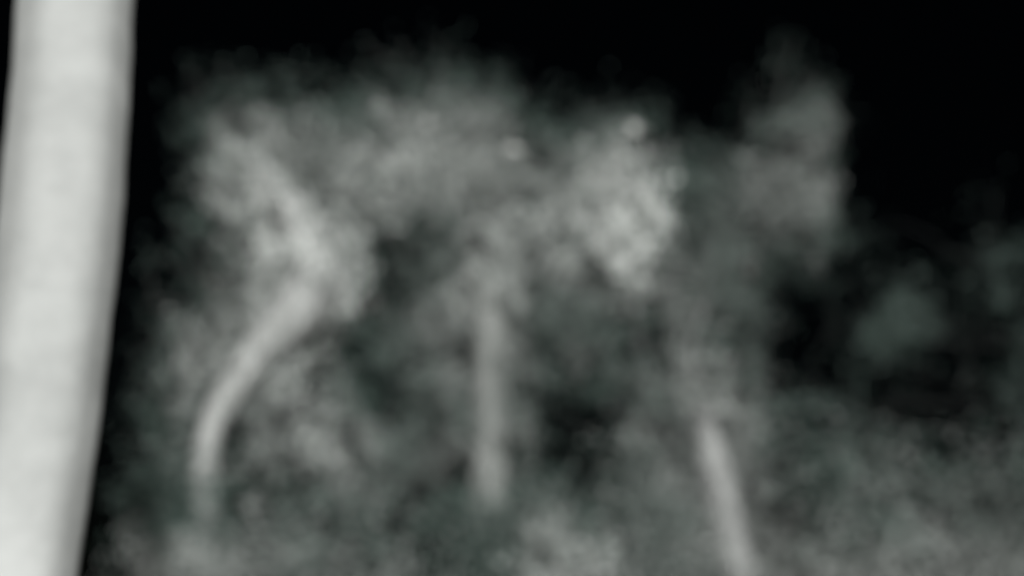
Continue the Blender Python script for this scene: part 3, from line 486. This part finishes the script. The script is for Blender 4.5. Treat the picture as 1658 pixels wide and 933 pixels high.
# ------------------------------------------------------------------ trees and shrubs
def leaves_mesh(rng, pos, size):
    """one folded two-face leaf at every position"""
    n = len(pos)
    d = rng.normal(size=(n, 3)); d[:, 2] -= .25
    d /= np.linalg.norm(d, axis=1)[:, None]
    nr = rng.normal(size=(n, 3)) + np.array([.0, -.75, .45])
    nr -= d * np.sum(nr * d, axis=1)[:, None]
    nr /= np.linalg.norm(nr, axis=1)[:, None] + 1e-9
    s = np.cross(d, nr)
    L = (size * rng.uniform(.65, 1.25, n))[:, None]
    wd = L * rng.uniform(.24, .34, n)[:, None]
    base = pos
    tip = pos + d * L + nr * L * rng.uniform(-.15, .05, n)[:, None]
    mid = pos + d * L * .45
    fold = nr * wd * .35
    V = np.stack([base, mid + s * wd + fold, tip, mid - s * wd + fold], axis=1).reshape(-1, 3)
    i = np.arange(n) * 4
    T = np.stack([i, i + 1, i + 2, i, i + 2, i + 3], axis=1).reshape(-1)
    me = bpy.data.meshes.new('leaves')
    me.vertices.add(n * 4)
    me.vertices.foreach_set('co', V.astype('f4').ravel())
    me.loops.add(n * 6)
    me.loops.foreach_set('vertex_index', T.astype('i4'))
    me.polygons.add(n * 2)
    me.polygons.foreach_set('loop_start', np.arange(0, n * 6, 3, dtype='i4'))
    me.polygons.foreach_set('loop_total', np.full(n * 2, 3, dtype='i4'))
    me.update(calc_edges=True)
    return me

LEAF_AREA = .29 * .9 * .5 * 2          # of a leaf, per squared length

def clump_points(rng, c, n):
    """leaves gather round a handful of twig tips inside the clump"""
    x, y, z, r = c[:4]
    k = max(4, int(n / 12))
    tips = rng.normal(size=(k, 3)) * np.array([.56, .75, .56]) * r
    p = tips[rng.integers(0, k, n)] + rng.normal(size=(n, 3)) * r * .3
    return p + np.array([x, y, z])

def build_plant(name, label, cat, key, base, trunk_path, trunk_r, bark, size, seed, group, limbs_n=7, profile=None):
    rng = np.random.default_rng(seed)
    rr = random.Random(seed)
    cl = CLUMPS[key]
    root = bpy.data.objects.new(name, None)
    coll.objects.link(root)
    root.location = base
    tag(root, label, cat, group)
    B = Vector(base)
    def place(o):
        o.location = -B
        return o
    trunks = trunk_path if isinstance(trunk_path[0][0], (tuple, list)) else [trunk_path]
    pieces = []
    dense = []
    for tp in trunks:
        tpv = [Vector(p) for p in tp]
        fine, rad = [], []
        for i in range(len(tpv) - 1):
            for q in range(5):
                t = q / 5
                fine.append(tpv[i].lerp(tpv[i + 1], t) + (Vector((rr.uniform(-1, 1), rr.uniform(-1, 1), 0)) * .012))
        fine.append(tpv[-1])
        for _ in range(3):
            fine = [fine[0]] + [(fine[i - 1] + fine[i] * 2 + fine[i + 1]) / 4 for i in range(1, len(fine) - 1)] + [fine[-1]]
        n = len(fine)
        rad = [trunk_r * (1.25 if i == 0 else 1) * (1 - .62 * i / (n - 1)) for i in range(n)]
        if profile: rad = [trunk_r * float(np.interp(i / (n - 1), *profile)) for i in range(n)]
        v, f = [], []
        tube(v, f, fine, rad, 14, .06, rr)
        me = mesh_from(v, f)
        t = link('trunk' if cat == 'tree' else 'stem', me, bark, root)
        t.location = -B
        pieces.append((t, fine, rad))
    trunk0 = pieces[0][0]
    # limbs: clumps gathered into a few neighbourhoods, one limb with its twigs to each
    P = np.array([c[:3] for c in cl])
    k = min(limbs_n, len(cl))
    cen = P[rng.choice(len(P), k, replace=False)]
    for _ in range(12):
        lab = np.argmin(((P[:, None] - cen[None]) ** 2).sum(-1), axis=1)
        for q in range(k):
            if (lab == q).any(): cen[q] = P[lab == q].mean(0)
    for q in range(k):
        idx = np.where(lab == q)[0]
        if len(idx) == 0: continue
        tgt = Vector(cen[q]) + Vector((0, .65, -.12))      # limbs run through the far side of the crown
        best = None
        for (t, fine, rad) in pieces:
            for i, p in enumerate(fine):
                if i < len(fine) * .25: continue
                cost = (p - tgt).length + max(0, p.z - tgt.z + .25) * 1.5
                if best is None or cost < best[0]: best = (cost, p, rad[i], t)
        _, p0, r0, par = best
        v, f = [], []
        path = bend(p0, tgt, rr, .18, 6)
        r1 = min(r0 * .6, .024)
        tube(v, f, path, [max(.007, r1 * (1 - .75 * i / 6)) for i in range(7)], 8, .08, rr)
        for i in idx:
            c = Vector(P[i])
            j = min(range(len(path)), key=lambda a: (path[a] - c).length + .15 * abs(a - 4))
            tw = bend(path[j], c, rr, .25, 4)
            tube(v, f, tw, [max(.0025, .006 * (1 - .7 * a / 4)) for a in range(5)], 5, .1, rr)
        o = link('limb', mesh_from(v, f), BARK_DARK if bark in (BARK_DARK, BARK_GREY) else BARK_GREY, par)      # a branch with its twigs, grown from this trunk
    # crown: loose outer leaves, with the leaf clumps as its pieces
    A = size * size * LEAF_AREA
    ctr = P.mean(0)
    loose = []
    for c in cl:
        n = int(c[4] * .16 / A)
        if n:
            loose.append(np.array(c[:3]) + rng.normal(size=(n, 3)) * c[3] * 1.0)
    loose = np.concatenate(loose) if loose else P
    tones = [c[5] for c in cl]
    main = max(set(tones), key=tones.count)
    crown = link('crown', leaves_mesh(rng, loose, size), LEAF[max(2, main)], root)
    crown.location = -B
    crown['kind'] = 'stuff'
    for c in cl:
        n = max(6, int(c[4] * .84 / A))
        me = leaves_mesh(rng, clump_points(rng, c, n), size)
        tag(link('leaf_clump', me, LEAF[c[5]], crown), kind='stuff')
    return root

TREES = 'trees behind the post'
SHRUBS = 'shrubs under the trees'
pale_tree = build_plant('pale_tree', 'pale dense tree beside the post, with a thick crooked pale trunk', 'tree', 'A',
            (-2.7, 13.5, 0), [(-2.7, 13.5, -.1), (-2.72, 13.5, 1.6), (-2.78, 13.45, 3.2), (-2.79, 13.4, 3.95), (-2.40, 13.35, 4.6), (-1.86, 13.3, 5.15), (-1.80, 13.3, 5.55), (-2.10, 13.4, 6.05), (-2.48, 13.7, 6.7), (-2.55, 14.0, 7.0)],
            .22, BARK_LIGHT, .04, 11, TREES, 12, ((0, .15, .33, .42, .55, .72, .85, 1), (.9, .6, .5, .7, 1.3, 1.05, .35, .1)))
straight_tree = build_plant('straight_tree', 'tree with a straight pale trunk and the broadest, tallest top', 'tree', 'B',
            (-.23, 14.4, 0), [(-.23, 14.4, -.1), (-.23, 14.35, 2.0), (-.22, 14.3, 3.6), (-.23, 14.35, 5.0), (-.26, 14.6, 5.75), (-.3, 15.2, 6.4), (-.35, 15.3, 7.0)],
            .21, BARK_MID, .04, 12, TREES, 12, ((0, .1, .5, .72, .8, 1), (1.3, 1, .85, 1.1, .5, .15)))
slender_tree = build_plant('slender_tree', 'narrow tree whose rounded pale top rises over the dark hollow', 'tree', 'C',
            (1.3, 14.6, 0), [(1.3, 14.6, -.1), (1.3, 14.6, 2.0), (1.35, 14.6, 4.2), (1.25, 14.6, 5.6), (1.2, 14.5, 6.4)],
            .08, BARK_DARK, .04, 13, TREES, 8)
leaning_tree = build_plant('leaning_tree', 'grey tree with a leaning bright trunk and a horned top against the sky', 'tree', 'D',
            (2.45, 13.5, 0), [(2.45, 13.5, -.1), (2.3, 13.5, 1.2), (2.03, 13.4, 2.5), (1.81, 13.4, 3.65), (1.66, 13.6, 4.5), (1.85, 14.8, 5.2), (2.3, 15.6, 6.0), (2.8, 15.7, 7.2)],
            .19, BARK_PALE, .04, 14, TREES, 10, ((0, .1, .40, .55, .62, 1), (1.3, 1.05, .9, .5, .14, .1)))
dark_tree = build_plant('dark_tree', 'dark open tree standing farther back at the right edge', 'tree', 'E',  # weaker light at this distance is put into its dark leaf tone
            (7.7, 20.2, 0), [(7.7, 20.2, -.1), (7.75, 20.2, 2.5), (7.7, 20.1, 4.5), (7.6, 20.1, 6.2)],
            .045, BARK_DARK, .055, 15, TREES, 10)

# curled shapes before the crowns: added dark flecks, not real leaves, and bleached leaves
FLECK = leaf_material('dark_fleck', (.004, .005, .004), (.008, .009, .008), (.003, .004, .003), .1)
BLEACHED = leaf_material('bleached_leaf', (.14, .144, .138), (.19, .194, .186), (.08, .08, .075), .2)
def curled_leaf(name, mat, tree, p, w, h, tilt):
    nu, nv = 8, 4
    v, f = [], []
    ca, sa = math.cos(tilt), math.sin(tilt)
    for i in range(nu + 1):
        u = -1 + 2 * i / nu
        half = math.sqrt(max(0, 1 - u * u)) * (1 - .25 * u)
        for j in range(nv + 1):
            q = -1 + 2 * j / nv
            x = u * w * .5
            z = q * half * h * .5 - .35 * h * u * u
            y = -.25 * h * (1 - q * q) + .3 * h * u * u
            v.append((x * ca - z * sa, y, x * sa + z * ca))
    for i in range(nu):
        for j in range(nv):
            a = i * (nv + 1) + j
            f.append((a, a + 1, a + nv + 2, a + nv + 1))
    o = link(name, mesh_from(v, f), mat, tree)
    o.location = Vector(p) - tree.location
curled_leaf('dark_fleck', FLECK, straight_tree, (-0.29, 13.40, 5.68), 0.318, 0.138, -0.5)
curled_leaf('dark_fleck', FLECK, pale_tree, (-1.69, 12.50, 4.33), 0.219, 0.090, 0.0)
curled_leaf('dark_fleck', FLECK, pale_tree, (-1.55, 12.60, 4.59), 0.260, 0.104, 0.5)
curled_leaf('dark_fleck', FLECK, pale_tree, (-2.64, 12.60, 5.09), 0.286, 0.130, -0.7)
curled_leaf('dark_fleck', FLECK, leaning_tree, (2.26, 13.60, 5.53), 0.294, 0.154, 1.2)
curled_leaf('dark_fleck', FLECK, leaning_tree, (2.90, 13.80, 6.80), 0.270, 0.128, 0.0)
curled_leaf('dark_fleck', FLECK, leaning_tree, (1.99, 13.60, 4.95), 0.308, 0.112, 0.1)
curled_leaf('dark_fleck', FLECK, straight_tree, (-1.31, 13.40, 5.13), 0.276, 0.207, 0.0)
curled_leaf('dark_fleck', FLECK, straight_tree, (0.01, 13.40, 6.76), 0.166, 0.097, 0.0)
curled_leaf('bleached_leaf', BLEACHED, slender_tree, (1.12, 12.80, 6.64), 0.132, 0.110, 0.4)
curled_leaf('bleached_leaf', BLEACHED, straight_tree, (0.02, 13.30, 6.62), 0.183, 0.074, -0.1)
curled_leaf('bleached_leaf', BLEACHED, straight_tree, (-0.81, 13.30, 6.88), 0.091, 0.069, 0.0)

def stems(x, y, n, h, seed, sp):
    r = random.Random(seed); out = []
    for i in range(n):
        a = r.uniform(-1, 1); b = r.uniform(-1, 1)
        out.append([(x + a * .15, y + b * .15, -.05), (x + a * sp * .5, y + b * .3, h * .5), (x + a * sp, y + b * .5, h)])
    return out
build_plant('spreading_shrub', 'wide grey-green shrub at the foot of the pale tree beside the post', 'shrub', 'F',
            (-2.2, 12.0, 0), stems(-2.2, 12.0, 5, 2.3, 1, .9), .04, BARK_GREY, .042, 16, SHRUBS, 8)
build_plant('dim_shrub', 'dim green shrub below the straight pale trunk', 'shrub', 'G',
            (-.4, 12.4, 0), stems(-.4, 12.4, 4, 2.3, 2, .6), .04, BARK_GREY, .042, 17, SHRUBS, 6)
build_plant('pale_shrub', 'small pale pointed shrub at the bottom, below the dark hollow', 'shrub', 'H',
            (.38, 11.4, 0), stems(.38, 11.4, 4, 2.2, 3, .25), .03, BARK_PALE, .04, 18, SHRUBS, 5)
build_plant('broad_shrub', 'broad low grey-green shrub in front of the dark open tree', 'shrub', 'I',
            (3.6, 12.8, 0), stems(3.6, 12.8, 7, 2.6, 4, 1.5), .04, BARK_GREY, .042, 19, SHRUBS, 9)
build_plant('understorey_shrub', 'upright soft grey shrub around the leaning bright trunk', 'shrub', 'J',
            (1.55, 13.2, 0), stems(1.55, 13.2, 4, 2.7, 5, .5), .03, BARK_GREY, .042, 20, SHRUBS, 6)
